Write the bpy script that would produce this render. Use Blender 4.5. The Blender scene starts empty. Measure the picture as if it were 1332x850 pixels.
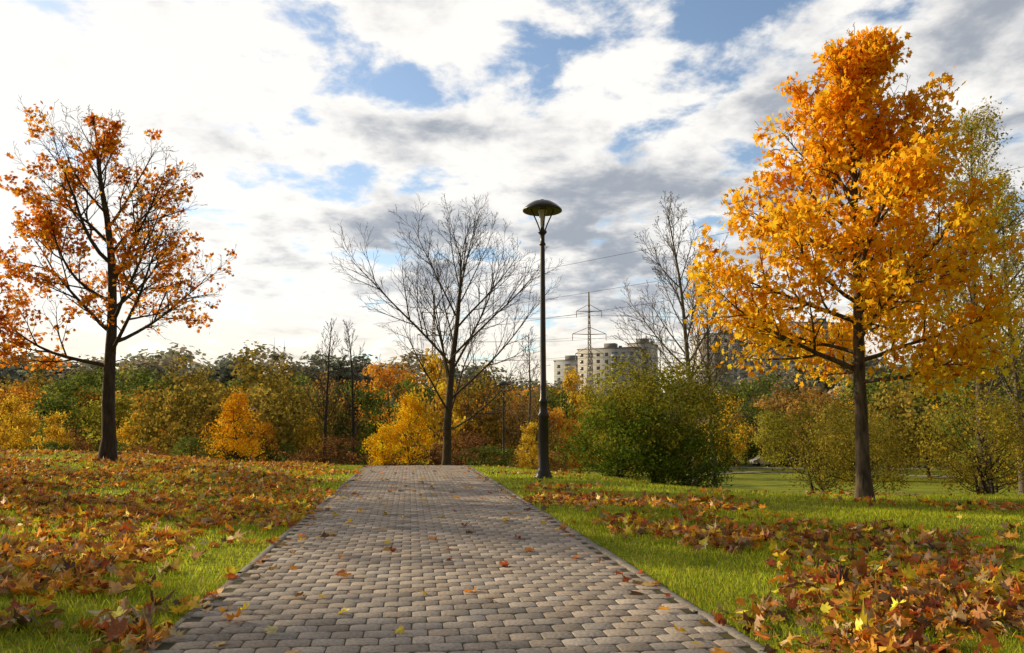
import bpy, math, random
import numpy as np
from mathutils import Vector, noise as mnoise

R = np.random.default_rng(7)
scene = bpy.context.scene
scene.view_settings.view_transform = 'Standard'
scene.view_settings.look = 'None'
scene.view_settings.exposure = 0
scene.view_settings.gamma = 1

SUN_AZ, SUN_EL = math.radians(-62), math.radians(21)
SUND = np.array([math.sin(SUN_AZ) * math.cos(SUN_EL), math.cos(SUN_AZ) * math.cos(SUN_EL), math.sin(SUN_EL)])

# ------------------------------------------------------------------ terrain
def sstep(a, b, x):
    t = np.clip((x - a) / (b - a), 0, 1)
    return t * t * (3 - 2 * t)
def path_x(y):
    return 0.286 - 0.1273 * y
def ground(x, y):
    x = np.asarray(x, float); y = np.asarray(y, float)
    xl = path_x(y) - 1.9 - x
    xr = x - path_x(y) - 1.9
    z = 0.52 * sstep(0, 13, xl) * sstep(6, 24, y)
    yc = 30.0 - 13.5 * sstep(-2, 7, x)
    s = y - yc
    f = 0.5 * (s + np.sqrt(s * s + 4))
    f = np.maximum(f - 0.02, 0)
    D = 5.2
    z = z * (1 - sstep(0, 60, s)) - D * (1 - np.exp(-0.115 * f / D))
    off = sstep(0.1, 2.5, np.maximum(xl, xr))
    z = z + off * (0.035 * np.sin(x * 0.9 + 1.3) * np.sin(y * 0.7) + 0.02 * np.sin(x * 2.1 + y * 1.7))
    return z
def gz(x, y): return float(ground(x, y))

# ------------------------------------------------------------------ helpers
def np_mesh(name, V, loops, starts, mat=None, col=None, smooth=False, colname='Col'):
    me = bpy.data.meshes.new(name)
    V = np.asarray(V, np.float32)
    me.vertices.add(len(V)); me.vertices.foreach_set('co', V.ravel())
    loops = np.asarray(loops, np.int32).ravel()
    me.loops.add(len(loops)); me.loops.foreach_set('vertex_index', loops)
    me.polygons.add(len(starts)); me.polygons.foreach_set('loop_start', np.asarray(starts, np.int32))
    if smooth:
        me.polygons.foreach_set('use_smooth', np.ones(len(starts), bool))
    me.update(calc_edges=True)
    if col is not None:
        a = me.color_attributes.new(colname, 'FLOAT_COLOR', 'POINT')
        c = np.ones((len(V), 4), np.float32); c[:, :3] = col
        a.data.foreach_set('color', c.ravel())
    if mat: me.materials.append(mat)
    return me
def uni(V, F, **k):
    F = np.asarray(F)
    return np_mesh(V=V, loops=F, starts=np.arange(len(F)) * F.shape[1], **k)
def link(name, me, parent=None, loc=(0, 0, 0), rot=0, scale=1):
    o = bpy.data.objects.new(name, me)
    scene.collection.objects.link(o)
    o.location = loc; o.rotation_euler = (0, 0, rot)
    o.scale = (scale,) * 3 if not hasattr(scale, '__len__') else scale
    if parent: o.parent = parent
    return o
def empty(name, loc=(0, 0, 0)):
    o = bpy.data.objects.new(name, None); o.empty_display_size = 0.3
    scene.collection.objects.link(o); o.location = loc
    return o

class Acc:
    def __init__(s): s.V = []; s.L = []; s.S = []; s.n = 0; s.nl = 0; s.C = []
    def add(s, V, F, col=None):
        F = np.asarray(F)
        s.V.append(np.asarray(V, float)); s.L.append((F + s.n).ravel())
        s.S.append(np.arange(len(F)) * F.shape[1] + s.nl)
        s.n += len(V); s.nl += F.size
        if col is not None: s.C.append(np.tile(np.asarray(col, float), (len(V), 1)) if np.ndim(col) == 1 else col)
    def tube(s, P, r, sides=6, col=None, cap=False):
        P = np.asarray(P, float); r = np.asarray(r, float); n = len(P)
        T = np.gradient(P, axis=0); T /= np.linalg.norm(T, axis=1)[:, None] + 1e-9
        m = T.mean(0); ref = np.array([1., 0, 0]) if abs(m[0]) < 0.6 * np.linalg.norm(m) else np.array([0, 1., 0])
        U = np.cross(T, ref); U /= np.linalg.norm(U, axis=1)[:, None] + 1e-9
        W = np.cross(T, U)
        a = np.arange(sides) / sides * 2 * math.pi
        V = P[:, None] + r[:, None, None] * (np.cos(a)[None, :, None] * U[:, None] + np.sin(a)[None, :, None] * W[:, None])
        i = np.arange(n - 1)[:, None] * sides; j = np.arange(sides)[None]; k = (j + 1) % sides
        F = np.stack([i + j, i + k, i + sides + k, i + sides + j], -1).reshape(-1, 4)
        s.add(V.reshape(-1, 3), F, col)
        if cap:
            b = s.n - sides
            s.L.append(np.arange(b, b + sides)); s.S.append(np.array([s.nl])); s.nl += sides
    def box(s, c, d, col=None, rot=0):
        x, y, z = np.array(d) / 2
        V = np.array([[-x, -y, -z], [x, -y, -z], [x, y, -z], [-x, y, -z], [-x, -y, z], [x, -y, z], [x, y, z], [-x, y, z]])
        ca, sa = math.cos(rot), math.sin(rot)
        V = np.stack([V[:, 0] * ca - V[:, 1] * sa, V[:, 0] * sa + V[:, 1] * ca, V[:, 2]], 1) + np.array(c)
        s.add(V, [[0, 3, 2, 1], [4, 5, 6, 7], [0, 1, 5, 4], [1, 2, 6, 5], [2, 3, 7, 6], [3, 0, 4, 7]], col)
    def lathe(s, prof, segs=24, c=(0, 0, 0), col=None):
        prof = np.array(prof, float); n = len(prof)
        a = np.arange(segs) / segs * 2 * math.pi
        V = np.stack([prof[:, 0][:, None] * np.cos(a), prof[:, 0][:, None] * np.sin(a), np.repeat(prof[:, 1][:, None], segs, 1)], -1).reshape(-1, 3) + np.array(c)
        i = np.arange(n - 1)[:, None] * segs; j = np.arange(segs)[None]; k = (j + 1) % segs
        s.add(V, np.stack([i + j, i + k, i + segs + k, i + segs + j], -1).reshape(-1, 4), col)
    def mesh(s, name, mat, smooth=False):
        return np_mesh(name, np.concatenate(s.V), np.concatenate(s.L), np.concatenate(s.S), mat,
                       np.concatenate(s.C) if s.C else None, smooth)

# ------------------------------------------------------------------ materials
def newmat(name):
    m = bpy.data.materials.new(name); m.use_nodes = True
    nt = m.node_tree; nt.nodes.clear()
    out = nt.nodes.new('ShaderNodeOutputMaterial')
    return m, nt, out
def leaf_mat(name, transl=0.5, gloss=0.04, simple_=False):
    m, nt, out = newmat(name); N = nt.nodes.new; l = nt.links.new
    at = N('ShaderNodeAttribute'); at.attribute_name = 'Col'
    cs = at.outputs['Color']
    if not simple_:
        no = N('ShaderNodeTexNoise'); no.inputs['Scale'].default_value = 22
        hs = N('ShaderNodeHueSaturation')
        mr = N('ShaderNodeMapRange'); mr.inputs[1].default_value = .3; mr.inputs[2].default_value = .7; mr.inputs[3].default_value = .7; mr.inputs[4].default_value = 1.25
        tc = N('ShaderNodeTexCoord'); l(tc.outputs['Object'], no.inputs['Vector'])
        l(no.outputs['Fac'], mr.inputs[0]); l(mr.outputs[0], hs.inputs['Value']); l(cs, hs.inputs['Color']); cs = hs.outputs[0]
    d = N('ShaderNodeBsdfDiffuse'); t = N('ShaderNodeBsdfTranslucent')
    l(cs, d.inputs[0]); l(cs, t.inputs[0])
    mx = N('ShaderNodeMixShader'); mx.inputs[0].default_value = transl
    l(d.outputs[0], mx.inputs[1]); l(t.outputs[0], mx.inputs[2])
    if gloss:
        g = N('ShaderNodeBsdfGlossy'); g.inputs['Roughness'].default_value = .45
        mg = N('ShaderNodeMixShader'); mg.inputs[0].default_value = gloss
        l(mx.outputs[0], mg.inputs[1]); l(g.outputs[0], mg.inputs[2]); l(mg.outputs[0], out.inputs[0])
    else: l(mx.outputs[0], out.inputs[0])
    return m
def simple(name, c1, c2=None, scale=5, rough=0.8, bump=0.0, metal=0, attr=False, detail=4, stretch=None, spec=0.3):
    m, nt, out = newmat(name); N = nt.nodes.new; l = nt.links.new
    p = N('ShaderNodeBsdfPrincipled'); p.inputs['Roughness'].default_value = rough; p.inputs['Metallic'].default_value = metal
    p.inputs['Specular IOR Level'].default_value = spec
    tc = N('ShaderNodeTexCoord'); mp = N('ShaderNodeMapping'); l(tc.outputs['Object'], mp.inputs[0])
    if stretch: mp.inputs['Scale'].default_value = stretch
    no = N('ShaderNodeTexNoise'); no.inputs['Scale'].default_value = scale; no.inputs['Detail'].default_value = detail
    l(mp.outputs[0], no.inputs['Vector'])
    cr = N('ShaderNodeValToRGB'); cr.color_ramp.elements[0].position = .3; cr.color_ramp.elements[1].position = .7
    cr.color_ramp.elements[0].color = (*c1, 1); cr.color_ramp.elements[1].color = (*(c2 or c1), 1)
    l(no.outputs['Fac'], cr.inputs[0])
    if attr:
        at = N('ShaderNodeAttribute'); at.attribute_name = 'Col'
        mx = N('ShaderNodeMix'); mx.data_type = 'RGBA'; mx.blend_type = 'MULTIPLY'; mx.inputs[0].default_value = 1
        l(cr.outputs[0], mx.inputs[6]); l(at.outputs['Color'], mx.inputs[7]); l(mx.outputs[2], p.inputs['Base Color'])
    else:
        l(cr.outputs[0], p.inputs['Base Color'])
    if bump:
        b = N('ShaderNodeBump'); b.inputs['Strength'].default_value = bump; b.inputs['Distance'].default_value = .02
        l(no.outputs['Fac'], b.inputs['Height']); l(b.outputs[0], p.inputs['Normal'])
    l(p.outputs[0], out.inputs[0])
    return m

M_leaf = leaf_mat('autumn_leaf', .58, 0, True)
M_far = leaf_mat('foliage', .4, 0, True)
M_fallen = leaf_mat('fallen_leaf', .3, .04)
M_grass = leaf_mat('grass_blade', .5, 0, True)
M_bark = simple('maple_bark', (.035, .025, .018), (.14, .11, .075), 14, .9, .8, stretch=(1, 1, .25))
M_barkd = simple('dark_bark', (.03, .023, .018), (.085, .065, .05), 14, .9, .6, stretch=(1, 1, .25))
M_barkm = simple('grey_brown_bark', (.045, .034, .026), (.10, .078, .058), 14, .9, .6, stretch=(1, 1, .25))
M_barkg = simple('pale_bark', (.09, .075, .06), (.2, .17, .14), 10, .9, .4, stretch=(1, 1, .3))
M_iron = simple('cast_iron_paint', (.010, .010, .011), (.02, .02, .02), 9, .35, .05, spec=.5)
M_paver = simple('concrete_paver', (.62, .62, .62), (1.16, 1.13, 1.1), 45, .85, .4, attr=True, spec=.3)
M_kerb = simple('kerb_concrete', (.17, .155, .135), (.28, .26, .23), 25, .9, .4)
M_asph = simple('asphalt', (.05, .05, .05), (.09, .088, .085), 30, .9, .3)
M_gravel = simple('pale_path', (.3, .27, .24), (.36, .33, .3), 3, .9)

def ground_mat():
    m, nt, out = newmat('grass_soil'); N = nt.nodes.new; l = nt.links.new
    p = N('ShaderNodeBsdfPrincipled'); p.inputs['Roughness'].default_value = .95; p.inputs['Specular IOR Level'].default_value = .1
    tc = N('ShaderNodeTexCoord')
    n1 = N('ShaderNodeTexNoise'); n1.inputs['Scale'].default_value = .35; n1.inputs['Detail'].default_value = 5
    n2 = N('ShaderNodeTexNoise'); n2.inputs['Scale'].default_value = 14; n2.inputs['Detail'].default_value = 5; n2.inputs['Roughness'].default_value = .7
    l(tc.outputs['Object'], n1.inputs['Vector']); l(tc.outputs['Object'], n2.inputs['Vector'])
    c1 = N('ShaderNodeValToRGB'); e = c1.color_ramp.elements
    e[0].position = .3; e[0].color = (.16, .21, .02, 1); e[1].position = .7; e[1].color = (.36, .40, .035, 1)
    c2 = N('ShaderNodeValToRGB'); e = c2.color_ramp.elements
    e[0].position = .32; e[0].color = (.3, .26, .2, 1); e[1].position = .6; e[1].color = (1.1, 1.1, 1.05, 1)
    l(n1.outputs['Fac'], c1.inputs[0]); l(n2.outputs['Fac'], c2.inputs[0])
    mx = N('ShaderNodeMix'); mx.data_type = 'RGBA'; mx.blend_type = 'MULTIPLY'; mx.inputs[0].default_value = 1
    l(c1.outputs[0], mx.inputs[6]); l(c2.outputs[0], mx.inputs[7]); l(mx.outputs[2], p.inputs['Base Color'])
    b = N('ShaderNodeBump'); b.inputs['Strength'].default_value = .8; b.inputs['Distance'].default_value = .04
    l(n2.outputs['Fac'], b.inputs['Height']); l(b.outputs[0], p.inputs['Normal'])
    l(p.outputs[0], out.inputs[0]); return m
M_ground = ground_mat()
M_bed = simple('mossy_joint_soil', (.04, .032, .022), (.09, .09, .028), 5, .95, .5)

# ------------------------------------------------------------------ terrain mesh
def axis(fine_a, fine_b, fs, mid_a, mid_b, ms, far_a, far_b):
    a = list(np.arange(fine_a, fine_b, fs))
    b = list(np.arange(fine_b, mid_b, ms)); c = []
    v = mid_b; st = ms
    while v < far_b: c.append(v); st *= 1.25; v += st
    c.append(far_b)
    d = []; v = fine_a - ms
    while v > mid_a: d.append(v); v -= ms
    st = ms
    while v > far_a: d.append(v); st *= 1.25; v -= st
    d.append(far_a)
    return np.array(sorted(d + a + b + c))
xs = axis(-24, 24, .4, -110, 110, 2, -3000, 3000)
ys = axis(-4, 36, .4, -12, 140, 1.6, -300, 4000)
X, Y = np.meshgrid(xs, ys)
Z = ground(X, Y)
V = np.stack([X, Y, Z], -1).reshape(-1, 3)
nx = len(xs); i = np.arange(len(ys) - 1)[:, None] * nx; j = np.arange(nx - 1)[None]
F = np.stack([i + j, i + j + 1, i + nx + j + 1, i + nx + j], -1).reshape(-1, 4)
link('ground', uni(V, F, name='ground', mat=M_ground, smooth=True))

# ------------------------------------------------------------------ path
pd = np.array([-0.1273, 1.0]); pd /= np.linalg.norm(pd)
pn = np.array([pd[1], -pd[0]])
O = np.array([0.286, 0.0])
def pw(s, t):
    return O[0] + pd[0] * s + pn[0] * t, O[1] + pd[1] * s + pn[1] * t
HW = 1.74
def undul(x, y):
    return .005 * np.sin(x * 1.9 + y * 1.1) + .004 * np.sin(y * 2.3 - x)
def strip(name, f_center, ts, hw, dz, mat, und=False):
    P = np.array([f_center(t) for t in ts]); T = np.gradient(P, axis=0); T /= np.linalg.norm(T, axis=1)[:, None]
    Nn = np.stack([T[:, 1], -T[:, 0]], 1)
    V = []; K = 9
    for k in np.linspace(-hw, hw, K):
        q = P + Nn * k; V.append(np.stack([q[:, 0], q[:, 1], ground(q[:, 0], q[:, 1]) + dz + (undul(q[:, 0], q[:, 1]) if und else 0)], 1))
    V = np.stack(V, 1).reshape(-1, 3)
    n = len(ts); i = np.arange(n - 1)[:, None] * K; j = np.arange(K - 1)[None]
    F = np.stack([i + j, i + j + 1, i + K + j + 1, i + K + j], -1).reshape(-1, 4)
    return link(name, uni(V, F, name=name, mat=mat, smooth=True))
paving = empty('paved_path')
o = strip('joint_bed', lambda s: pw(s, 0), np.linspace(1, 33, 160), HW + .02, .0195, M_bed, True); o.parent = paving
pwid, pdep, g, ch = .2, .168, .007, .024
def octo(ins, z):
    hx, hy = pwid / 2 - g / 2 - ins, pdep / 2 - g / 2 - ins; c = ch
    return [(-hx + c, -hy, z), (hx - c, -hy, z), (hx, -hy + c * .8, z), (hx, hy - c * .8, z), (hx - c, hy, z), (-hx + c, hy, z), (-hx, hy - c * .8, z), (-hx, -hy + c * .8, z)]
T8 = np.array(octo(.006, .0265) + octo(0, .0225) + octo(0, .0))
F8 = []
for r in range(2):
    for k in range(8):
        a = r * 8 + k; b = r * 8 + (k + 1) % 8
        F8.append([a + 8, b + 8, b, a])
rows = int(31 / pdep)
cen = []
for rI in range(rows):
    s = 1.6 + rI * pdep; off = (rI % 2) * pwid / 2
    for k in range(-9, 10):
        t = k * pwid + off - pwid / 4
        if abs(t) > HW - .07: continue
        cen.append((s, t))
cen = np.array(cen); n = len(cen)
cx, cy = pw(cen[:, 0], cen[:, 1])
ang = R.normal(0, .015, n); tilt = R.normal(0, .008, (n, 2)); dz = R.normal(0, .001, n)
lx = T8[None, :, 0] * np.cos(ang)[:, None] - T8[None, :, 1] * np.sin(ang)[:, None]
ly = T8[None, :, 0] * np.sin(ang)[:, None] + T8[None, :, 1] * np.cos(ang)[:, None]
wx = cx[:, None] + pn[0] * lx + pd[0] * ly; wy = cy[:, None] + pn[1] * lx + pd[1] * ly
wz = ground(wx, wy) + T8[None, :, 2] + dz[:, None] + tilt[:, :1] * lx + tilt[:, 1:] * ly + undul(wx, wy)
V = np.stack([wx, wy, wz], -1).reshape(-1, 3)
top = np.arange(8); side = np.array(F8); base = np.arange(n) * 24
LT = (base[:, None] + top[None]).ravel()
LS = (base[:, None, None] + side[None]).reshape(-1)
starts = np.concatenate([np.arange(n) * 8, n * 8 + np.arange(n * 16) * 4])
tone = np.clip(R.normal(.34, .05, n), .18, .48)
warm = R.normal(0, .6, n)
col = np.stack([tone * (1.12 + .05 * warm), tone * (.98), tone * (.86 - .05 * warm)], 1)
me = np_mesh('pavers', V, np.concatenate([LT, LS]), starts, M_paver, np.repeat(col, 24, 0))
link('pavers', me, paving)
kb = Acc()
for sgn in (-1, 1):
    s = 1.6
    while s < 32:
        L = 1.0
        ps = np.linspace(s + .004, s + L - .004, 4)
        jit = R.normal(0, .006); hz = .03 + R.normal(0, .004)
        prof = [(-.04, -.05), (-.04, hz - .01), (-.03, hz), (.03, hz), (.04, hz - .01), (.04, -.05)]
        VV = []
        for q in ps:
            for (a, z) in prof:
                x_, y_ = pw(q, sgn * (HW + .02) + a + jit); VV.append((x_, y_, gz(x_, y_) + z))
        FF = []
        for u in range(3):
            for k in range(5): FF.append([u * 6 + k, u * 6 + k + 1, u * 6 + 6 + k + 1, u * 6 + 6 + k])
        kb.add(VV, FF); s += L
link('edging_stones', kb.mesh('edging_stones', M_kerb), paving)
strip('cross_path', lambda t: (-4.2 + t, 34.0 + .5 * math.sin(t * .2)), np.linspace(0, 60, 120), 1.3, .02, M_asph)
strip('park_path', lambda t: (20 + t * 22, 92 + 14 * math.sin(t * 2.4)), np.linspace(0, 2.4, 90), 1.2, .07, M_gravel)
strip('park_path', lambda t: (23 + t * 60, 122 - 10 * t), np.linspace(0, 1.2, 60), 1.3, .08, M_gravel)

# ------------------------------------------------------------------ leaves
def mirror(pts): return pts + [(-x, y) for x, y in reversed(pts) if x > 0]
MAPLE = np.array(mirror([(0, 1.0), (.13, .62), (.3, .66), (.24, .38), (.62, .55), (.82, .42), (.5, .12), (.74, -.12), (.36, -.22), (.12, -.34)]) , float)
MAPLE_S = np.array(mirror([(0, 1.0), (.24, .42), (.78, .52), (.48, .08), (.68, -.2), (.14, -.34)]), float)
OVAL = np.array([(0, -.6), (.34, 0), (0, .7), (-.34, 0)], float)
WIDE = np.array([(0, -.6), (.5, -.05), (0.05, .6), (-.45, .1)], float)
def rotmats(n, Nrm, rng):
    Nrm = Nrm / (np.linalg.norm(Nrm, axis=1)[:, None] + 1e-9)
    a = rng.normal(size=(n, 3)); U = np.cross(Nrm, a); U /= np.linalg.norm(U, axis=1)[:, None] + 1e-9
    W = np.cross(Nrm, U)
    return U, W, Nrm
def leaves_mesh(name, P, Nrm, size, col, tmpl, mat, rng, curl=.25):
    n = len(P); k = len(tmpl)
    U, W, Q = rotmats(n, Nrm, rng)
    c1 = rng.normal(0, curl, n); c2 = rng.normal(0, curl, n); asp = rng.uniform(.75, 1.1, n)
    tx = tmpl[None, :, 0] * asp[:, None]; ty = np.repeat(tmpl[None, :, 1], n, 0)
    tz = c1[:, None] * tx ** 2 + c2[:, None] * ty ** 2 + .2 * np.abs(c1)[:, None] * np.sin(9 * tx + 7 * ty)
    V = P[:, None] + size[:, None, None] * (tx[..., None] * U[:, None] + ty[..., None] * W[:, None] + tz[..., None] * Q[:, None])
    return uni(V.reshape(-1, 3), np.arange(n * k).reshape(n, k), name=name, mat=mat, col=np.repeat(col, k, 0))
def pick(pal, w, n, rng, jit=.12):
    pal = np.array(pal, float); w = np.array(w, float); w /= w.sum()
    c = pal[rng.choice(len(pal), n, p=w)]
    return np.clip(c * (1 + rng.normal(0, jit, (n, 1))) * (1 + rng.normal(0, jit * .4, (n, 3))), .003, .95)

# ------------------------------------------------------------------ tree growth
UPV = np.array([0, 0, 1.])
def grow(cfg, base, seed):
    rng = np.random.default_rng(seed)
    acc = Acc(); anch = []
    nl = len(cfg['n'])
    sides = cfg.get('sides', [10, 6, 4, 3, 3])
    def br(p, d, L, r, lvl, zb):
        ns = cfg['seg'][lvl]; P = [p]; Ds = [d]
        for i in range(ns):
            d = d + rng.normal(0, cfg['wob'][lvl], 3) + UPV * cfg['up'][lvl]
            if lvl == 0: d = d + np.array([cfg.get('lean', 0), cfg.get('leany', 0), 0]) * (.5 / ns)
            d = d / np.linalg.norm(d); p = p + d * L / ns; P.append(p); Ds.append(d)
        P = np.array(P); t = np.linspace(0, 1, ns + 1)
        rr = r * (1 - t * .93) ** cfg.get('tap', .85)
        if lvl == 0:
            rr = rr * (1 + .45 * np.exp(-t * L / .22))
        acc.tube(P, np.maximum(rr, cfg.get('rmin', .004)), sides[lvl])
        if lvl >= cfg['leaf_lvl']:
            for q in range(1, ns + 1): anch.append((P[q], Ds[q]))
            anch.append(((P[-1] + P[-2]) / 2, Ds[-1]))
        if lvl + 1 < nl:
            nc = cfg['n'][lvl + 1]
            if lvl > 0: nc = max(2, int(round(nc * (.5 + .7 * L / cfg['Lref'][lvl]))))
            az = rng.uniform(0, 6.28); s0 = cfg['s0'][lvl]
            for k in range(nc):
                tt = s0 + (1 - s0) * (k + rng.uniform(.1, .9)) / nc
                tt = min(tt, .985)
                f = tt * ns; i0 = int(f); fr = f - i0
                q = P[i0] * (1 - fr) + P[min(i0 + 1, ns)] * fr; dq = Ds[min(i0 + 1, ns)]
                rq = rr[i0] * (1 - fr) + rr[min(i0 + 1, ns)] * fr
                a0, a1 = cfg['ang'][lvl + 1]; an = math.radians(a0 + (a1 - a0) * (tt - s0) / (1 - s0) + rng.normal(0, 6))
                az += 2.4 + rng.normal(0, .35)
                ref = np.array([1., 0, 0]) if abs(dq[0]) < .7 else np.array([0, 1., 0])
                u = np.cross(dq, ref); u /= np.linalg.norm(u); w = np.cross(dq, u)
                nd = dq * math.cos(an) + (u * math.cos(az) + w * math.sin(az)) * math.sin(an)
                if lvl == 0:
                    LL = np.interp(q[2] - zb, *cfg['env']) * rng.uniform(.8, 1.12)
                else:
                    LL = L * cfg['ratio'][lvl + 1] * (1 - .5 * tt) * rng.uniform(.7, 1.25)
                    if nd[2] < -.15: nd[2] *= .3; nd /= np.linalg.norm(nd)
                br(q, nd, LL, min(rq * .78, cfg['rk'] * LL + .003), lvl + 1, zb)
    br(np.array(base, float), np.array(cfg.get('d0', (0, 0, 1.)), float), cfg['H'], cfg['r'], 0, base[2])
    A = np.array([a[0] for a in anch]); Dd = np.array([a[1] for a in anch])
    return acc, A, Dd

# ---- right maple
MX, MY = 6.95, 16.0
root = empty('maple_tree')
cfg = dict(H=9.65, r=.145, n=[1, 42, 9, 5], seg=[16, 7, 5, 3], wob=[.02, .07, .1, .15], up=[.02, .055, .04, .03], lean=.45,
           leaf_lvl=2, s0=[.235, .2, .15], ang=[(0, 0), (76, 30), (48, 42), (50, 45)], ratio=[1, 1, .48, .55], Lref=[9, 2.6, 1, 1],
           env=([2, 2.5, 3.4, 4.5, 6, 7.5, 8.8, 9.8], [2.6, 2.9, 3.0, 2.85, 2.3, 1.6, .95, .45]), rk=.017, rmin=.005)
acc, A, Dd = grow(cfg, (MX, MY, gz(MX, MY) - .08), 11)
link('trunk_and_branches', acc.mesh('maple_wood', M_bark, True), root)
rng = np.random.default_rng(5)
keep = []
for p in A:
    nv = mnoise.noise(Vector(p * 1.15) + Vector((3, 1, 7)))
    top = max(0, (p[2] - 6.8) / 2.8)
    keep.append(nv > -.32 + .36 * top)
A2 = A[np.array(keep)]
NL = 23000
idx = rng.integers(0, len(A2), NL)
P = A2[idx] + rng.normal(0, .12, (NL, 3)) - [0, 0, .07]
sg = np.where(rng.random(NL) < .5, 1, -1)[:, None]
Nn = rng.normal(0, .8, (NL, 3)) + 1.1 * SUND * sg
hh = np.clip((P[:, 2] - 2) / 7.5, 0, 1)
col = pick([(.95, .58, .025), (.95, .50, .018), (.95, .68, .04), (.90, .38, .015), (.5, .16, .012)], [5, 4, 4, 1.0, .2], NL, rng, .07)
yel = (1 - hh)[:, None]
col = np.clip(col * (np.array([1, .84, .8]) * (1 - yel) + np.array([1.02, 1.08, 1.3]) * yel), 0, .95)
link('leaves', leaves_mesh('maple_leaves', P, Nn, rng.uniform(.072, .112, NL), col, MAPLE_S, M_leaf, rng, .4), root)

# ---- left maple (half bare)
LX, LY = -12.04, 24.0
root = empty('maple_tree')
cfg = dict(H=11.2, r=.21, n=[1, 24, 8, 6, 2], seg=[14, 9, 6, 4, 2], wob=[.045, .06, .08, .1, .15], up=[.02, .055, .04, .03, .02], lean=-.3,
           leaf_lvl=3, s0=[.25, .2, .15, .2], ang=[(0, 0), (62, 24), (42, 34), (42, 38), (40, 40)], ratio=[1, 1, .5, .55, .5], Lref=[9, 4, 1.5, .7],
           env=([2.5, 3.5, 5, 7, 9, 10.6], [4.9, 5.3, 4.7, 3.5, 2.0, .7]), rk=.014, rmin=.005)
acc, A, Dd = grow(cfg, (LX, LY, gz(LX, LY) - .08), 23)
left_wood = acc.mesh('maple_wood_left', M_barkd, True)
link('trunk_and_branches', left_wood, root)
keep = []
for p in A:
    nv = mnoise.noise(Vector(p * .9) + Vector((3, 1, 2)))
    side = (LX - .6 - p[0]) / 4.5
    low = (6.2 - p[2]) / 5
    keep.append(nv + .26 * side + .38 * low > -.03)
A2 = A[np.array(keep)]; NL = 7000
idx = rng.integers(0, len(A2), NL); P = A2[idx] + rng.normal(0, .09, (NL, 3))
Nn = rng.normal(0, 1, (NL, 3))
col = pick([(.82, .31, .022), (.70, .21, .018), (.86, .44, .03), (.42, .13, .02)], [4, 3, 2.6, 1.3], NL, rng, .12)
left_leaves = leaves_mesh('maple_leaves_left', P, Nn, rng.uniform(.075, .115, NL), col, MAPLE_S, M_leaf, rng, .4)
link('leaves', left_leaves, root)
def shade_maple(x, y, rot):  # unseen maple left of the frame, added to cast shade over the foreground
    e = empty('maple_tree')
    c, s = math.cos(rot), math.sin(rot)
    loc = (x - (c * LX - s * LY), y - (s * LX + c * LY), gz(x, y) - gz(LX, LY))
    link('trunk_and_branches', left_wood, e, loc, rot); link('leaves', left_leaves, e, loc, rot)
shade_maple(-19.6, 21.0, 4.0)
shade_maple(-20.5, 14.2, 1.0)

# ---- bare trees
def bare(name, x, y, H, r, env, seed, n=[1, 28, 9, 6, 3], ang=[(0, 0), (58, 24), (40, 32), (38, 34), (36, 36)], mat=M_barkd, lean=0, s0=.2, leaves=None, rk=.011, up=.05, rmin=.006, tap=.85):
    root = empty(name)
    cfg = dict(H=H, r=r, n=n, seg=[14, 8, 6, 4, 2], wob=[.03, .04, .06, .08, .1], up=[.02, up, .05, .04, .03], lean=lean, tap=tap,
               leaf_lvl=3, s0=[s0, .2, .15, .2], ang=ang, ratio=[1, 1, .48, .5, .5], Lref=[9, 4, 1.5, .7], env=env, rk=rk, rmin=rmin)
    acc, A, Dd = grow(cfg, (x, y, gz(x, y) - .1), seed)
    link('trunk_and_branches', acc.mesh(name + '_wood', mat, True), root)
    if leaves:
        NL, pal, w, size, thr = leaves
        rg = np.random.default_rng(seed)
        k = np.array([mnoise.noise(Vector(p * .6) + Vector((seed, 0, 0))) > thr for p in A])
        A = A[k]; idx = rg.integers(0, len(A), NL)
        P = A[idx] + rg.normal(0, .12, (NL, 3))
        sg = np.where(rg.random(NL) < .5, 1, -1)[:, None]
        link('leaves', leaves_mesh(name + '_leaves', P, rg.normal(0, .8, (NL, 3)) + .8 * SUND * sg, rg.uniform(size * .7, size * 1.2, NL), pick(pal, w, NL, rg, .15), OVAL, M_leaf, rg, .2), root)
    return root
bare('bare_tree', -3.12, 38, 10.6, .23, ([1.5, 2.5, 4, 6, 8, 10, 11.8], [5.2, 6.3, 6.8, 6.2, 4.8, 3.3, 2.1]), 3, n=[1, 20, 7, 5, 3], s0=.13,
     ang=[(0, 0), (60, 20), (36, 28), (34, 30), (34, 34)], rk=.0092, up=.035, tap=.75, mat=M_barkm, rmin=.006)
bare('bare_tree', -13.9, 60, 11.5, .17, ([2, 4, 7, 10, 12], [3.2, 3.2, 2.6, 1.6, .6]), 4, n=[1, 22, 7, 5], ang=[(0, 0), (45, 22), (36, 30), (34, 34)], rmin=.012)
bare('bare_tree', -12.0, 61, 11.8, .17, ([2, 4, 7, 10, 12], [3.0, 3.0, 2.4, 1.5, .6]), 5, n=[1, 22, 7, 5], ang=[(0, 0), (45, 22), (36, 30), (34, 34)], rmin=.012)
bare('bare_tree', 1.1, 62, 12, .16, ([2, 4, 7, 10, 12], [2.6, 2.8, 2.4, 1.5, .6]), 6, n=[1, 20, 7, 5], mat=M_barkg, rmin=.012)
bare('birch_tree', 10.2, 45, 16.0, .2, ([3, 6, 9, 13, 16.3], [5.0, 5.2, 4.6, 3.0, 1]), 7, mat=M_barkg, n=[1, 28, 8, 5, 2],
     leaves=(900, [(.5, .3, .05), (.35, .2, .05)], [1, 1], .07, .1), rmin=.009, ang=[(0, 0), (48, 24), (38, 32), (36, 34), (34, 34)])
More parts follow.
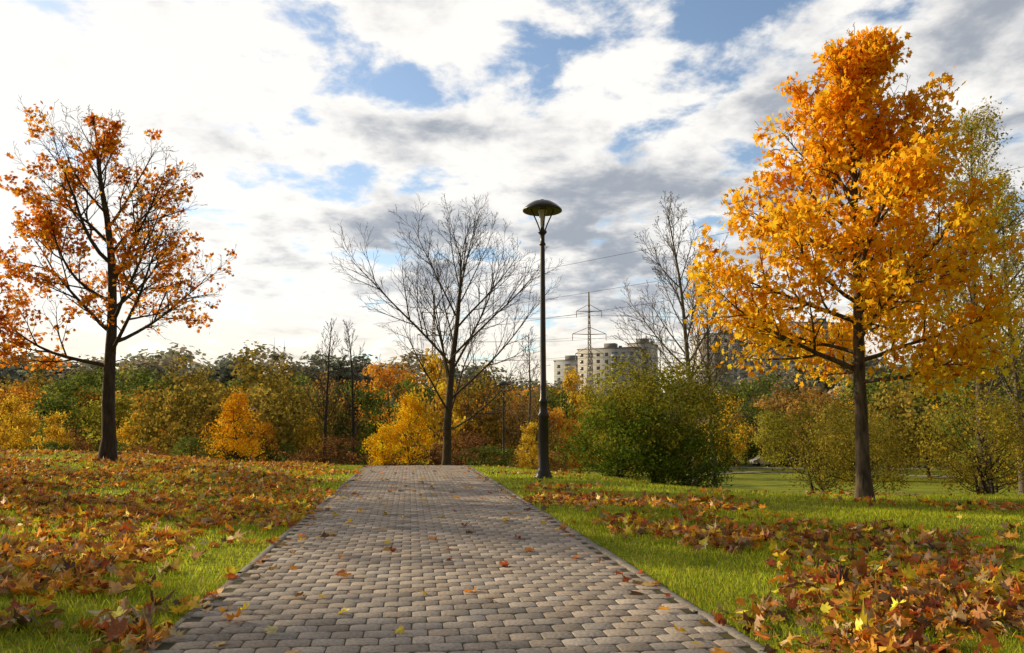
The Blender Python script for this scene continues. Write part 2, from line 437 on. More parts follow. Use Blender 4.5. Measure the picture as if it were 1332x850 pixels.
bare('birch_tree', 11.8, 47, 13.0, .17, ([3, 6, 9, 13], [3.8, 3.8, 3.2, 1]), 8, mat=M_barkg, n=[1, 24, 8, 5], leaves=(700, [(.5, .3, .05)], [1], .07, .1), rmin=.009)
YG = [(.42, .37, .05), (.56, .42, .045), (.32, .31, .045), (.62, .38, .04)]
bare('poplar_tree', 16.4, 28, 13.2, .2, ([2, 4, 7, 11, 14], [4.0, 4.4, 4.0, 2.4, .8]), 9, mat=M_barkg, n=[1, 34, 8, 5], lean=.3,
     leaves=(16000, YG, [3, 2, 3, 1], .095, -.25), ang=[(0, 0), (56, 28), (40, 34), (40, 38)])
bare('poplar_tree', 19.6, 31, 12, .17, ([1.5, 4, 7, 11], [3.6, 4.0, 3.2, .8]), 10, mat=M_barkg, n=[1, 30, 8, 5], lean=.1,
     leaves=(13000, YG, [3, 1, 4, 1], .095, -.3), ang=[(0, 0), (52, 28), (40, 34), (40, 38)])

# ------------------------------------------------------------------ clump crowns
def clump_tree(seed, H, W, h0, nclump, per, cr, leaf, pal, w, shape='round', trunk=.12, mat=M_barkd, stems=1, tmpl=OVAL, lump=.28, limbs=40, tonevar=.18):
    rg = np.random.default_rng(seed)
    C = []
    while len(C) < nclump:
        v = rg.normal(0, 1, 3); v /= np.linalg.norm(v); rr = rg.uniform(.25, 1) ** .4
        q = v * rr
        lum = 1 + lump * 2 * mnoise.noise(Vector(v * 1.7) + Vector((seed * 3.1, 0, 0)))
        t = (q[2] + 1) / 2
        if shape == 'cone': ww = .25 + 1.1 * (1 - t) ** .8 * min(1, t * 5 + .3)
        elif shape == 'up': ww = .65 + .6 * math.sin(math.pi * min(1, t * .9 + .1))
        else: ww = 1
        C.append((q[0] * W / 2 * lum * ww, q[1] * W / 2 * lum * ww, h0 + (H - h0) * t * (1 + .1 * (lum - 1))))
    C = np.array(C)
    n = nclump * per
    idx = np.repeat(np.arange(nclump), per)
    sz = rg.uniform(.6, 1.4, nclump)
    d = np.clip(rg.normal(0, 1, (n, 3)), -1.9, 1.9)
    P = C[idx] + d * (cr * sz[idx])[:, None] * [1, 1, .75]
    P[:, 2] = np.maximum(P[:, 2], .03)
    ctone = 1 + rg.normal(0, tonevar, nclump)
    col = np.clip(pick(pal, w, n, rg, .12) * ctone[idx][:, None], .004, .93)
    ctr = np.array([0, 0, h0 + (H - h0) * .4])
    outw = (C[idx] - ctr) / np.array([W / 2, W / 2, H / 2])
    Nn = rg.normal(0, .7, (n, 3)) + .45 * d + .9 * outw
    lm = leaves_mesh('clump_leaves', P, Nn, rg.uniform(.7, 1.25, n) * leaf, col, tmpl, M_far, rg, .2)
    a = Acc()
    for s in range(stems):
        b0 = np.array([rg.normal(0, .12 * (stems > 1)), rg.normal(0, .12 * (stems > 1)), -.2])
        th = h0 + (H - h0) * (.75 if stems == 1 else .45)
        tp = np.array([rg.normal(0, .08 * W * (1 if stems == 1 else 1.5)), rg.normal(0, .1 * W), th])
        ts = np.linspace(0, 1, 8)[:, None]; PP = b0 + (tp - b0) * ts + rg.normal(0, .03 * H * .3, (8, 3)) * ts
        a.tube(PP, trunk * (1 - .8 * ts[:, 0]), 6)
    for c in C[rg.choice(nclump, min(nclump, limbs), replace=False)]:
        z0 = max(.3, c[2] - rg.uniform(.2, .4) * (H - h0)); z0 = min(z0, H * .6)
        b = np.array([0, 0, z0]); ts = np.linspace(0, 1, 6)[:, None]
        PP = b + (c * .97 - b) * ts; PP[:, 2] += -.05 * H * np.sin(ts[:, 0] * math.pi)
        a.tube(PP, np.linspace(trunk * .3, .008, 6), 3)
    wm = a.mesh('clump_wood', mat, True)
    return wm, lm
def place(name, pair, x, y, rot=0, sc=1, parent=None, dz=0):
    if parent is None: parent = empty(name)
    for nm, me in zip(('stems', 'leaves'), pair): link(nm, me, parent, (x, y, gz(x, y) + dz), rot, sc)

GREEN = [(.26, .26, .035), (.18, .20, .028), (.36, .32, .04), (.46, .36, .045)]
big = clump_tree(31, 4.5, 5.2, .3, 280, 72, .25, .085, GREEN, [4, 4, 3, 1.4], 'round', .1, stems=4, lump=.28, tonevar=.3)
place('green_bush', big, 4.75, 26.5)
lowb = clump_tree(32, 2.6, 3.4, .1, 120, 60, .2, .08, [(.12, .2, .022), (.18, .25, .03), (.09, .13, .02)], [3, 2, 2], 'round', .06, stems=3)
place('green_bush', lowb, 3.4, 25.4); place('green_bush', lowb, 5.4, 25.0, 2, .85)
GOLD = [(.92, .54, .02), (.88, .46, .015), (.94, .64, .03), (.7, .33, .02)]
g1 = clump_tree(33, 3.5, 1.9, .15, 110, 55, .13, .07, GOLD, [4, 4, 2, 1], 'cone', .04, stems=3)
place('golden_bush', g1, -4.35, 35)
g2 = clump_tree(34, 2.1, 1.5, .1, 70, 50, .13, .07, GOLD, [4, 3, 3, 1], 'round', .04, stems=3)
place('golden_bush', g2, -5.6, 34.6)
OR2 = [(.88, .46, .02), (.76, .36, .02), (.9, .54, .03), (.5, .26, .02)]
g3 = clump_tree(35, 2.9, 2.1, .1, 120, 50, .17, .075, OR2, [4, 4, 2, 1.4], 'cone', .04, stems=4)
place('golden_bush', g3, -11.4, 33)
OLV = [(.36, .30, .045), (.46, .34, .045), (.24, .23, .035), (.56, .38, .05)]
s1 = clump_tree(36, 3.6, 4.2, .15, 170, 48, .27, .085, OLV, [4, 3, 3, 1], 'round', .07, stems=5, lump=.35)
place('shrub', s1, 12.6, 29, 0, .85); place('shrub', s1, 14.9, 25.5, 2, .95); place('shrub', s1, 22, 34, 4, 1.1)
s2 = clump_tree(37, 3.4, 3.0, .3, 120, 48, .23, .08, [(.26, .24, .03), (.36, .3, .04), (.18, .18, .03)], [3, 2, 2], 'up', .06, stems=3)
place('shrub', s2, 12.2, 32, 1, 1.2)

TP = {}
def tpl(k, seed, **kw): TP[k] = clump_tree(seed, **{**dict(H=10, nclump=95, per=46, cr=.55, leaf=.29, shape='round', trunk=.18, tmpl=WIDE, limbs=16, lump=.34, h0=.6, tonevar=.26), **kw})
tpl('olive', 51, W=8, pal=[(.33, .25, .05), (.41, .30, .055), (.22, .19, .045), (.5, .35, .06)], w=[4, 3, 3, 1], shape='up')
tpl('brown', 52, W=8.5, pal=[(.38, .23, .07), (.48, .29, .07), (.26, .17, .06)], w=[4, 3, 3], lump=.35, per=40)
tpl('orange', 53, W=7, pal=[(.78, .36, .05), (.84, .46, .06), (.56, .25, .04)], w=[4, 3, 3], cr=.48)
tpl('gold', 54, W=6.5, pal=[(.86, .57, .06), (.74, .47, .05), (.52, .36, .05)], w=[4, 3, 2], shape='up', cr=.46)
tpl('green', 55, W=8, pal=[(.15, .19, .04), (.21, .24, .05), (.10, .14, .035)], w=[4, 3, 3])
tpl('ygreen', 56, W=7.5, pal=[(.46, .43, .07), (.36, .36, .06), (.56, .48, .08)], w=[4, 3, 2], cr=.5)
HZ = dict(h0=.1, nclump=120, per=34, cr=.6, leaf=.46, limbs=3, lump=.35)  # far rows: distance haze is painted into the pale leaf palettes
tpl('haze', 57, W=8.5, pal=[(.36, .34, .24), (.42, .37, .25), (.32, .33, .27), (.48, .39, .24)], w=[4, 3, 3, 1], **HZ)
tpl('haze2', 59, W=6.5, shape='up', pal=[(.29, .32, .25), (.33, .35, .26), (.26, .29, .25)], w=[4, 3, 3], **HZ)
tpl('rust', 58, W=11, h0=.1, cr=.65, pal=[(.26, .12, .06), (.34, .17, .06), (.18, .10, .05)], w=[4, 3, 3], trunk=.1, stems=4)
dist = empty('distant_trees')
rgd = np.random.default_rng(77)
def far(kind, px, D, topy, wfac=1.0):
    """bearing / apparent height measured from the photo -> world position and tree height"""
    x = (px - 666) / 1044 * D
    ztop = 1.3 + (557 - topy) / 1030 * D
    s = (ztop - gz(x, D)) / 10.3
    place('t', TP[kind], x, D, rgd.uniform(0, 6.28), (s * wfac, s * wfac, s), dist)
L = [('orange', 2, 62, 486, .9), ('gold', 15, 50, 515, .8), ('green', 58, 82, 505, 1), ('green', 92, 98, 494, 1.1), ('orange', 128, 100, 498, .9), ('ygreen', 152, 85, 508, 1), ('rust', 100, 72, 556, 1),
     ('gold', 178, 72, 535, .8), ('orange', 205, 94, 500, 1), ('olive', 238, 70, 466, .9), ('olive', 268, 78, 480, .9), ('olive', 325, 66, 452, 1.0), ('olive', 362, 74, 472, .9), ('brown', 295, 64, 505, .9),
     ('green', 386, 90, 500, .8), ('gold', 405, 76, 538, .8), ('brown', 430, 90, 500, .9), ('green', 462, 90, 495, .9), ('orange', 505, 105, 460, .9), ('green', 538, 95, 490, .8), ('gold', 565, 76, 458, .7),
     ('brown', 600, 80, 490, .9), ('olive', 628, 82, 472, .8), ('orange', 655, 95, 492, .8), ('brown', 680, 76, 500, .7), ('gold', 692, 55, 548, .7), ('orange', 722, 95, 522, .7),
     ('gold', 746, 130, 480, .7), ('orange', 752, 90, 540, .8), ('brown', 722, 80, 556, .8), ('olive', 800, 120, 512, 1), ('green', 712, 115, 500, .7),
     ('green', 860, 90, 512, 1), ('gold', 945, 110, 512, .8), ('green', 990, 150, 484, .9), ('brown', 1020, 130, 492, .9), ('ygreen', 1003, 112, 530, .8), ('green', 968, 132, 525, .8), ('orange', 1050, 135, 512, .8),
     ('brown', 1065, 115, 500, .9), ('olive', 1098, 82, 508, .8), ('green', 1150, 90, 478, 1), ('olive', 1205, 82, 464, 1), ('green', 1262, 85, 470, 1), ('green', 1310, 65, 440, 1), ('green', 1290, 52, 522, .9),
     ('gold', 1125, 125, 490, .9), ('green', 190, 120, 476, 1), ('olive', 40, 120, 474, 1), ('brown', 420, 120, 480, 1), ('green', 120, 130, 474, 1), ('gold', 75, 66, 535, .7), ('orange', 345, 60, 540, .6)]
for a in L: far(*a)
for px in range(-30, 720, 56):
    far(rgd.choice(['rust', 'brown', 'green', 'green']), px + rgd.uniform(-12, 12), rgd.uniform(56, 66), rgd.uniform(562, 578), 1.7)
for px in range(900, 1400, 44):
    far(rgd.choice(['brown', 'green', 'orange', 'ygreen', 'gold']), px, rgd.uniform(138, 155), rgd.uniform(538, 562), 1.3)
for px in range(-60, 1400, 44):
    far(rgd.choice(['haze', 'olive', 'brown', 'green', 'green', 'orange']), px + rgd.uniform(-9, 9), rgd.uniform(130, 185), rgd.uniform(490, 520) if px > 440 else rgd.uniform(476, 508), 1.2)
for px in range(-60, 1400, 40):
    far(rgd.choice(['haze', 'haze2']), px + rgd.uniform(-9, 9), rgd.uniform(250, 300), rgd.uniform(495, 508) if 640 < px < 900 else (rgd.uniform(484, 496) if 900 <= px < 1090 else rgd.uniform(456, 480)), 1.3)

# ------------------------------------------------------------------ fallen leaves
FP = [(.42, .10, .025), (.38, .18, .06), (.85, .38, .035), (.88, .62, .05), (.64, .46, .24), (.16, .085, .038), (.68, .25, .028)]
def scatter(n, side):
    out = []
    rg = np.random.default_rng(100 + side)
    while len(out) < n:
        y = 3.5 + 27 * rg.random() ** 1.15
        x = rg.uniform(-.72, .72) * (y + 2)
        t = (x - O[0]) * pn[0] + (y - O[1]) * pn[1]
        if side < 0 and t > -HW - .02: continue
        if side > 0 and t < HW + .02: continue
        nv = mnoise.noise(Vector((x * .45, y * .45, 3))) + .6 * mnoise.noise(Vector((x * 1.6, y * 1.6, 9)))
        e = abs(t) - HW
        if side < 0:
            d = .48 + 1.25 * nv - (.4 if e < 1.0 else 0) * (1 if y > 6 else .4)
            if y < 8: d -= .12 * (8 - y) * .6
        else:
            band = math.exp(-((x - (1.2 + .33 * (15 - y))) / 2.0) ** 2) if y < 16 else .15
            d = -.12 + .75 * band + 1.35 * nv - (.3 if e < .5 else 0)
            if y > 15: d -= .3
        if rg.random() < d: out.append((x, y))
    return np.array(out)
def fallen(name, P2, seed, zoff=(.03, .08), tilt=.5, big=1.0, w=(3, 3, 3, 1.3, 2, 1.5, 3), curl=.75):
    rg = np.random.default_rng(seed); n = len(P2)
    P = np.column_stack([P2, ground(P2[:, 0], P2[:, 1]) + rg.uniform(*zoff, n)])
    N_ = np.column_stack([rg.normal(0, tilt, n), rg.normal(0, tilt, n), np.ones(n)])
    link(name, leaves_mesh(name, P, N_, rg.uniform(.05, .105, n) * big, pick(FP, w, n, rg, .2), MAPLE, M_fallen, rg, curl))
fallen('fallen_leaves', scatter(12000, -1), 1, w=(1.8, 2.2, 4, 2.6, 1.8, .8, 3.4))
fallen('fallen_leaves', scatter(4300, 1), 2, w=(2.4, 3.3, 3.4, 1.8, 2.4, 1.6, 2.8), big=.95)
rg = np.random.default_rng(9)
q = []
while len(q) < 270:
    y = 4.6 + 25 * rg.random() ** 1.2; t = rg.uniform(-HW, HW)
    if rg.random() < .45: t = math.copysign(HW - abs(rg.normal(0, .2)), t)
    q.append((O[0] - .1273 * y + t, y))
fallen('fallen_leaves', np.array(q), 3, (.045, .06), .25, .9, (1.5, 3, 2, 1.6, 4, 1, 1.5), .5)

# ------------------------------------------------------------------ grass
def grass(n, seed, y0, y1, hmul, wmul):
    rg = np.random.default_rng(seed)
    y = y0 + (y1 - y0) * rg.random(n) ** 1.1
    x = rg.uniform(-.74, .74, n) * (y + 1.2)
    t = (x - O[0]) * pn[0] + (y - O[1]) * pn[1]
    k = np.abs(t) > HW + .045
    x, y = x[k], y[k]; n = len(x)
    sc = np.clip(y / 6, .8, 3.2)
    h = rg.uniform(.025, .07, n) * hmul * (1 + .25 * np.sin(x * 1.7) * np.sin(y * 1.3)); wd = .0035 * wmul * sc
    a = rg.uniform(0, 6.28, n); b = rg.uniform(0, 6.28, n); ln = rg.uniform(.1, .7, n) * h
    z = ground(x, y) - .004
    dx, dy = np.cos(a) * wd, np.sin(a) * wd
    V = np.stack([np.stack([x - dx, y - dy, z], 1), np.stack([x + dx, y + dy, z], 1),
                  np.stack([x + dx * .7 + np.cos(b) * ln * .45, y + dy * .7 + np.sin(b) * ln * .45, z + h * .6], 1),
                  np.stack([x + np.cos(b) * ln, y + np.sin(b) * ln, z + h], 1)], 1)
    c = pick([(.38, .45, .03), (.50, .54, .045), (.25, .33, .028), (.56, .48, .13)], [4, 3, 2.4, .9], n, rg, .15)
    patch = 1 + .3 * np.sin(x * .8 + 2) * np.sin(y * .6 + x * .3) + .15 * np.sin(x * 3.1 + y) * np.sin(y * 2.3)
    return V.reshape(-1, 3), np.arange(n * 4).reshape(n, 4), np.repeat(c * patch[:, None], 4, 0)
Vg, Fg, Cg = grass(140000, 1, 4, 13, 1, 1)
V2, F2, C2 = grass(100000, 2, 12, 33, 1.05, 1.1)
Fg = np.vstack([Fg, F2 + len(Vg)]); Vg = np.vstack([Vg, V2]); Cg = np.vstack([Cg, C2])
link('grass', uni(Vg, Fg, name='grass', mat=M_grass, col=Cg))

# ------------------------------------------------------------------ street lamps
M_glass = simple('milky_glass', (.35, .37, .38), (.42, .43, .43), 3, .2, 0, spec=.6)
def lamp(x, y, s=1.0):
    e = empty('street_lamp', (x, y, gz(x, y)))
    e.scale = (s, s, s)
    a = Acc()
    a.lathe([(0, -.1), (.24, -.1), (.24, .05), (.2, .09), (.2, .14), (.155, .2), (.14, .3), (.13, 1.55), (.15, 1.6), (.15, 1.66), (.115, 1.72), (.105, 1.95), (.12, 1.98), (.12, 2.02), (.085, 2.08),
             (.075, 3.5), (.062, 6.2), (.062, 6.22), (.085, 6.24), (.085, 6.28), (.06, 6.31), (.06, 6.5), (.075, 6.53), (.12, 6.58), (.12, 6.62), (.06, 6.66), (.045, 6.74), (0, 6.75)], 20)
    link('pole', a.mesh('pole', M_iron, True), e)
    a = Acc()
    for k in range(4):
        an = k * math.pi / 2 + math.pi / 4 - .55
        ts = np.linspace(0, 1, 9)
        rr = .07 + .27 * ts ** 1.25; zz = 6.62 + .62 * ts
        a.tube(np.stack([rr * math.cos(an), rr * math.sin(an), zz], 1), np.full(9, .02), 6)
    ring = np.linspace(0, 2 * math.pi, 33); a.tube(np.stack([.34 * np.cos(ring), .34 * np.sin(ring), np.full(33, 7.23)], 1), np.full(33, .018), 6)
    link('arms', a.mesh('arms', M_iron, True), e)
    a = Acc()
    a.lathe([(.045, 6.72), (.06, 6.78), (.07, 6.95), (.085, 7.1), (.14, 7.2), (.14, 7.23)], 20)
    link('glass', a.mesh('glass', M_glass, True), e)
    a = Acc()
    a.lathe([(.0, 7.2), (.3, 7.2), (.5, 7.17), (.535, 7.18), (.54, 7.21), (.5, 7.26), (.4, 7.35), (.27, 7.43), (.13, 7.475), (.06, 7.485), (.05, 7.51), (0, 7.52)], 36)
    link('canopy', a.mesh('canopy', M_iron, True), e)
lamp(.83, 21.2)
lamp(-.65, 62, 1.02)
lamp(1.5, 78, .62)
lamp(-13.6, 42, .45)
lamp(11.5, 110, .8)

# ------------------------------------------------------------------ pylons and wires
M_steel = simple('pylon_steel', (.35, .32, .31), (.5, .44, .42), 1, .6)
M_wire = simple('wire', (.06, .06, .065), None, 1, .5)
def pylon(x, y, H=35.5, w=1.5):
    z0 = gz(x, y); e = empty('electricity_pylon', (x, y, z0)); a = Acc()
    def hw(z): return w * (1 - .78 * min(1, z / (H * .62))) if z < H * .62 else w * .22 * (1 - .8 * (z - H * .62) / (H * .38))
    lv = [0]
    while lv[-1] < H - .8: lv.append(lv[-1] + max(1.2, hw(lv[-1]) * 1.7))
    lv[-1] = H
    r = .085
    for i in range(len(lv) - 1):
        A_, B_ = lv[i], lv[i + 1]; ha, hb = hw(A_), hw(B_)
        cs = [(-1, -1), (1, -1), (1, 1), (-1, 1)]
        for k in range(4):
            c, d = cs[k], cs[(k + 1) % 4]
            p = lambda q, h, z: (q[0] * h, q[1] * h, z)
            a.tube([p(c, ha, A_), p(c, hb, B_)], [r, r], 4)
            a.tube([p(c, ha, A_), p(d, hb, B_)], [r * .6] * 2, 3)
            a.tube([p(d, ha, A_), p(c, hb, B_)], [r * .6] * 2, 3)
            a.tube([p(c, hb, B_), p(d, hb, B_)], [r * .6] * 2, 3)
    for z, L in ((H * .74, 3.6), (H * .88, 2.7), (H * .62, 3.0)):
        h = hw(z)
        for s in (-1, 1):
            for q in (-1, 1):
                a.tube([(s * h, q * h, z), (s * L, 0, z + .1)], [r * .8] * 2, 4)
            a.tube([(s * h, 0, z + 1.5), (s * L, 0, z + .1)], [r * .7] * 2, 4)
            a.tube([(s * L, 0, z + .1), (s * L, 0, z - 1.3)], [r * .9] * 2, 4)
    link('lattice', a.mesh('lattice', M_steel), e)
pylon(16.6, 170); pylon(-17, 172)
a = Acc()
def wire(p, q, sag, r=.03):
    t = np.linspace(0, 1, 40)[:, None]; P = np.array(p) * (1 - t) + np.array(q) * t; P[:, 2] -= (4 * sag * t * (1 - t))[:, 0]
    a.tube(P, np.full(40, r), 4)
for zz, dx in ((37.5, 0), (32, 2.6), (27.5, -2.6)):
    wire((-17 + dx, 172, zz - 6), (100 + dx, 68, zz), 1.5)
for zz, dx in ((26, 2.7), (21, 3.6), (17, 3)):
    for s in (-1, 1):
        wire((-17 + dx * s, 172, zz - .5), (16.6 + dx * s, 170, zz - .5), .8, .025); wire((16.6 + dx * s, 170, zz - .5), (120 + dx * s, 165, zz + 1), 1.5, .025)
link('power_lines', a.mesh('power_lines', M_wire))

# ------------------------------------------------------------------ buildings
M_wall = simple('panel_wall', (.50, .49, .47), (.58, .57, .55), .3, .9)
M_wallb = simple('panel_wall_grey', (.42, .45, .49), (.5, .53, .56), .3, .9)
M_win = simple('window_glass', (.13, .15, .18), (.22, .25, .28), .8, .15, spec=.6)
M_blue = simple('blue_cladding', (.03, .14, .42), (.04, .18, .5), .5, .5)
M_roof = simple('roof_felt', (.22, .22, .22), (.28, .28, .28), .5, .9)
def block(x, y, w, d, floors, rot, name='apartment_building', z0=-6, wall=M_wall, fh=2.9, bay=3.3, pent=True):
    e = empty(name, (x, y, z0)); e.rotation_euler = (0, 0, rot)
    H = floors * fh + 1.2
    a = Acc(); a.box((0, 0, H / 2), (w, d, H)); link('walls', a.mesh('walls', wall), e)
    wn = Acc(); bl = Acc(); fr = Acc()
    nb = int(w / bay)
    for f in range(floors):
        zc = f * fh + 1.7
        for side in (-1, 1):
            for b in range(nb):
                xc = -w / 2 + (b + .5) * w / nb
                if b % 3 == 1:
                    wn.box((xc, side * (d / 2 + .02), zc), (2.5, .06, 1.9))
                    bl.box((xc, side * (d / 2 + .6), zc - .75), (2.9, 1.15, 1.0))
                else:
                    wn.box((xc, side * (d / 2 + .02), zc), (1.5, .06, 1.45)); fr.box((xc, side * (d / 2 + .04), zc), (.08, .08, 1.4))
            fr.box((0, side * (d / 2 + .015), f * fh + .12), (w, .05, .12))
        for side in (-1, 1):
            for yy in (-d / 4, d / 4): wn.box((side * (w / 2 + .02), yy, zc), (.06, 1.4, 1.45))
    link('windows', wn.mesh('windows', M_win), e)
    link('balconies', bl.mesh('balconies', M_wallb if wall is M_wall else M_wall), e)
    link('frames', fr.mesh('frames', M_roof), e)
    r = Acc(); r.box((0, 0, H + .2), (w + .5, d + .5, .4))
    if pent:
        for k in range(max(1, int(w / 22))):
            xx = -w / 2 + w * (k + .5) / max(1, int(w / 22)); r.box((xx, 0, H + 1.6), (5, 4, 2.4)); r.box((xx + 4, 1, H + 1.1), (1.2, 1.2, 1.4))
    link('roof', r.mesh('roof', M_roof), e)
block(43, 345, 26, 13, 13, math.radians(-24), z0=-4)
block(58, 352, 10, 14, 14, math.radians(-24), z0=-4)
block(27, 360, 13, 12, 12, math.radians(-20), z0=-5, wall=M_wallb)
block(97, 320, 46, 14, 14, math.radians(8), z0=-4, wall=M_wall)
block(136, 350, 34, 14, 17, math.radians(8), z0=-4, wall=M_wallb)
block(-165, 385, 14, 12, 13, math.radians(20), z0=-4, wall=M_wallb)
for mx_, my_ in ((-105, 350), (-101, 352)):
    e = empty('telecom_mast', (mx_, my_, -5)); a = Acc()
    for s in range(14):
        a.tube([(.5 - .02 * s, 0, s * 3), (.5 - .02 * (s + 1), 0, s * 3 + 3)], [.12, .12], 4); a.tube([(-.5 + .02 * s, 0, s * 3), (-.5 + .02 * (s + 1), 0, s * 3 + 3)], [.12, .12], 4)
        a.tube([(.5, 0, s * 3), (-.5, 0, s * 3 + 3)], [.06, .06], 3)
    a.tube([(0, 0, 41), (0, 0, 46)], [.1, .04], 5); a.box((0, 0, 38), (1.8, .6, 1.6)); link('mast', a.mesh('mast', M_steel), e)
e = empty('shop_building', (14, 182, -4)); a = Acc(); a.box((0, 0, 5.5), (12, 9, 11)); link('walls', a.mesh('walls', M_wall), e)
a = Acc(); a.box((0, -4.6, 9.6), (12.2, .3, 1.6)); a.box((0, -4.6, 6.6), (12.2, .3, .5)); link('fascia', a.mesh('fascia', M_blue), e)
a = Acc(); [a.box((-4.5 + 3 * k, -4.53, 8), (2.4, .1, 1.3)) for k in range(4)]; link('windows', a.mesh('windows', M_win), e)

# ------------------------------------------------------------------ parked cars
def car(x, y, rot, paint):
    e = empty('parked_car', (x, y, gz(x, y) + .1)); e.rotation_euler = (0, 0, rot)
    prof = [(-2.15, .35), (-2.2, .75), (-2.05, .95), (-1.6, 1.02), (-1.0, 1.42), (.35, 1.45), (1.05, 1.0), (1.95, .85), (2.2, .65), (2.2, .35)]
    a = Acc(); n = len(prof); V = []
    for yy, k in ((-.85, 1), (.85, 1)):
        for px_, pz in prof: V.append((px_, yy * (.84 if pz > 1.2 else 1), pz))
    F = [[i, (i + 1) % n, n + (i + 1) % n, n + i] for i in range(n)]
    a.add(V, F); a.L.append(np.arange(n)); a.S.append(np.array([a.nl])); a.nl += n
    a.L.append(np.arange(n, 2 * n)[::-1]); a.S.append(np.array([a.nl])); a.nl += n
    link('body', a.mesh('car_body', paint), e)
    a = Acc()
    for s in (-1, 1):
        V = [(-1.3, s * .86, 1.03), (.8, s * .86, 1.03), (.25, s * .75, 1.36), (-.95, s * .75, 1.36)]; a.add(V, [[0, 1, 2, 3]])
    link('windows', a.mesh('car_windows', M_win), e)
    a = Acc()
    for wx in (-1.35, 1.35):
        for s in (-1, 1):
            a.tube([(wx, s * .7, .33), (wx, s * .88, .33)], [.33, .33], 14, cap=True)
    link('wheels', a.mesh('car_wheels', M_iron), e)
M_white = simple('white_paint', (.5, .5, .5), None, 1, .3, spec=.5); M_dark = simple('dark_paint', (.03, .035, .05), None, 1, .3, spec=.5); M_red = simple('red_paint', (.3, .03, .02), None, 1, .3)
strip('parking_road', lambda t: (20 + t, 128), np.linspace(0, 60, 40), 3.0, .1, M_asph)
car(40, 128, .1, M_white); car(45, 129, 0, M_dark); car(51, 128, 0, M_red); car(34, 129, 0, M_dark)

# ------------------------------------------------------------------ world
w = bpy.data.worlds.new('World'); scene.world = w; w.use_nodes = True
try: w.cycles.sampling_method = 'NONE'
except Exception as ex: print('mis', ex)
nt = w.node_tree; nt.nodes.clear(); N = nt.nodes.new; lk = nt.links.new
def val(x, s):
    if isinstance(x, (int, float)): s.default_value = x
    else: lk(x, s)
def mth(op, a, b=0.0, c=0.0, clamp=False):
    n = N('ShaderNodeMath'); n.operation = op; n.use_clamp = clamp
    val(a, n.inputs[0]); val(b, n.inputs[1]); val(c, n.inputs[2]); return n.outputs[0]
def smap(x, a, b, c=0.0, d=1.0, t='SMOOTHSTEP'):
    n = N('ShaderNodeMapRange'); n.interpolation_type = t; lk(x, n.inputs[0])
    for i_, v_ in zip((1, 2, 3, 4), (a, b, c, d)): n.inputs[i_].default_value = v_
    return n.outputs[0]
def mixc(f, a, b):
    n = N('ShaderNodeMix'); n.data_type = 'RGBA'; val(f, n.inputs[0])
    for x, s in ((a, n.inputs[6]), (b, n.inputs[7])):
        if isinstance(x, tuple): s.default_value = (*x, 1)
        else: lk(x, s)
    return n.outputs[2]
tc = N('ShaderNodeTexCoord'); sp = N('ShaderNodeSeparateXYZ'); lk(tc.outputs['Generated'], sp.inputs[0])
sx, sy, sz = sp.outputs
zc = mth('MAXIMUM', sz, 0.0)
inv = mth('DIVIDE', 1.0, mth('ADD', zc, .18))
cmb = N('ShaderNodeCombineXYZ'); lk(mth('MULTIPLY', sx, inv), cmb.inputs[0]); lk(mth('MULTIPLY', sy, inv), cmb.inputs[1])
def nz(scale, detail, rough, off, dist=0.0):
    mp = N('ShaderNodeMapping'); mp.inputs['Location'].default_value = off; lk(cmb.outputs[0], mp.inputs[0])
    n = N('ShaderNodeTexNoise'); n.noise_dimensions = '2D'; n.inputs['Scale'].default_value = scale; n.inputs['Detail'].default_value = detail
    n.inputs['Roughness'].default_value = rough; n.inputs['Distortion'].default_value = dist
    lk(mp.outputs[0], n.inputs['Vector']); return n.outputs['Fac']
az = mth('MULTIPLY', mth('ARCTAN2', sx, sy), 57.2958); el = mth('MULTIPLY', mth('ARCSINE', sz), 57.2958)
def blob(a0, e0, wa, we):
    u = mth('DIVIDE', mth('SUBTRACT', az, a0), wa); v = mth('DIVIDE', mth('SUBTRACT', el, e0), we)
    return mth('EXPONENT', mth('MULTIPLY', mth('ADD', mth('MULTIPLY', u, u), mth('MULTIPLY', v, v)), -1.0))
def summ(lst):
    r = None
    for amp, b in lst:
        t = mth('MULTIPLY', b, amp); r = t if r is None else mth('ADD', r, t)
    return r
n1 = nz(4.2, 6, .58, (4.3, 1.7, 0), .1)
n2 = nz(3.4, 5, .58, (9.3, 5.2, 0), .15)
dens = mth('ADD', n1, .145)
gaps = summ([(.17, blob(-7, 23.5, 6, 2.0)), (.17, blob(4, 26.5, 6, 2.4)), (.32, blob(18, 28.5, 6, 3.2)), (.06, blob(-16, 17.5, 5, 1.3)), (.12, blob(30, 12, 6, 3)), (.08, blob(-22, 28.5, 5, 1.6))])
dens = mth('SUBTRACT', dens, gaps)
cover = smap(dens, .42, .60)
thick = mth('ADD', mth('MULTIPLY', mth('SUBTRACT', dens, .64), 2.2), mth('MULTIPLY', mth('SUBTRACT', n2, .5), 3.0))
dark = summ([(.38, blob(-3, 13.5, 22, 4.5)), (.30, blob(28, 20, 13, 8)), (.5, blob(9, 9.0, 7, 2.0)), (.45, blob(-16, 5.8, 5, 1.1)), (.2, blob(14, 16, 10, 5))])
brt = summ([(.95, blob(-33, 16, 17, 11)), (.5, blob(-16, 27, 11, 4)), (.6, blob(-24, 7, 20, 2.8)), (.6, blob(8, 22.5, 9, 2.8)), (.35, blob(12, 5, 14, 2.2))])
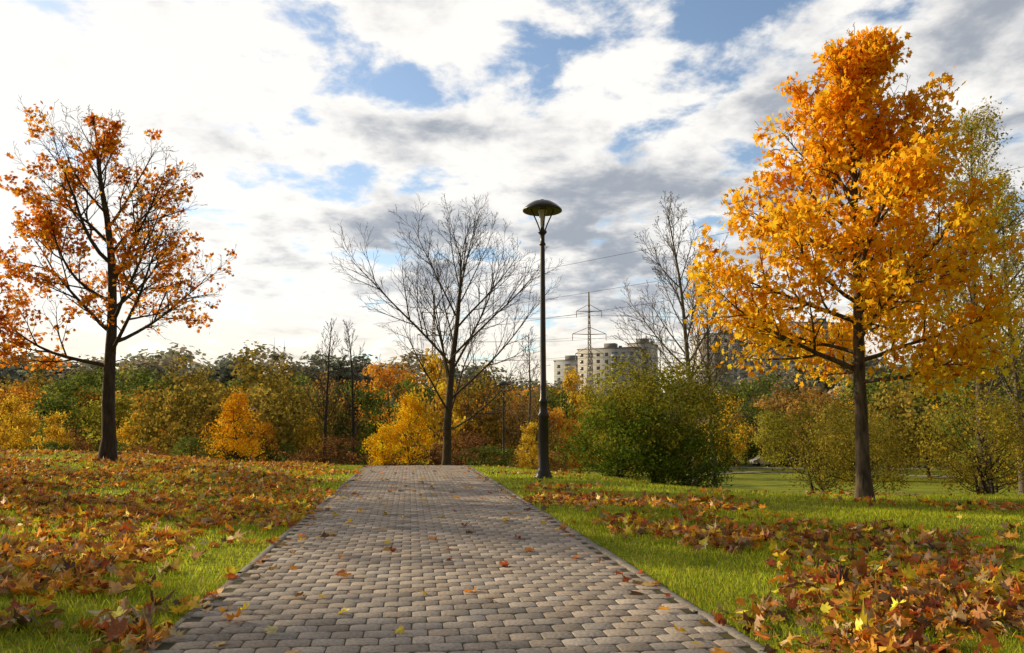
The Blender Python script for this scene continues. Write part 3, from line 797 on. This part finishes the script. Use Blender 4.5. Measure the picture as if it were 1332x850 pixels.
g = smap(mth('SUBTRACT', mth('ADD', thick, dark), brt), -.3, 1.05)
S = 0.12
ccol = mixc(g, (8.9, 8.6, 8.15), (3.2, 3.5, 4.0))
hz = mth('MULTIPLY', smap(el, 0, 10, 1, 0), .85)
ccol = mixc(hz, ccol, (9.0, 7.7, 5.7))
sky = N('ShaderNodeTexSky'); sky.sky_type = 'NISHITA'; sky.sun_disc = False
sky.sun_elevation = SUN_EL; sky.sun_rotation = SUN_AZ % (2 * math.pi); sky.air_density = 1; sky.dust_density = .8; sky.ozone_density = 1.0
vs = N('ShaderNodeVectorMath'); vs.operation = 'SCALE'; lk(sky.outputs[0], vs.inputs[0]); vs.inputs['Scale'].default_value = 1.5
full = mixc(mth('MULTIPLY', cover, .97), vs.outputs[0], ccol)
away = mth('ADD', .33, mth('MULTIPLY', .67, smap(mth('ADD', sy, mth('MULTIPLY', sx, -.6)), -.3, .55)))  # unseen sky behind the camera dimmed to deepen the lighting contrast
hi = smap(el, 32, 55, 1, .48)  # sky above the frame dimmed for the same contrast
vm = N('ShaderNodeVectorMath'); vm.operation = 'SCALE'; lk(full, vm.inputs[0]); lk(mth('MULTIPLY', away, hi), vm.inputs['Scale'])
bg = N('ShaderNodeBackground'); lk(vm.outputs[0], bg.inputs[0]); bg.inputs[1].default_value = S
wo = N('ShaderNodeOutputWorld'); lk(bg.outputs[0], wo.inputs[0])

# ------------------------------------------------------------------ sun
sd = bpy.data.lights.new('sun', 'SUN'); sd.energy = 5.0; sd.angle = math.radians(.6); sd.color = (1, .79, .49)
so = bpy.data.objects.new('sun', sd); scene.collection.objects.link(so)
so.rotation_euler = Vector(SUND).to_track_quat('Z', 'Y').to_euler(); so.location = (-30, 15, 25)

# ------------------------------------------------------------------ camera
cd = bpy.data.cameras.new('camera'); cd.sensor_width = 36; cd.lens = 28; cd.clip_end = 9000
co = bpy.data.objects.new('camera', cd); scene.collection.objects.link(co)
co.location = (0, 0, 1.3); co.rotation_euler = (math.radians(90 + 7.26), 0, 0)
scene.camera = co
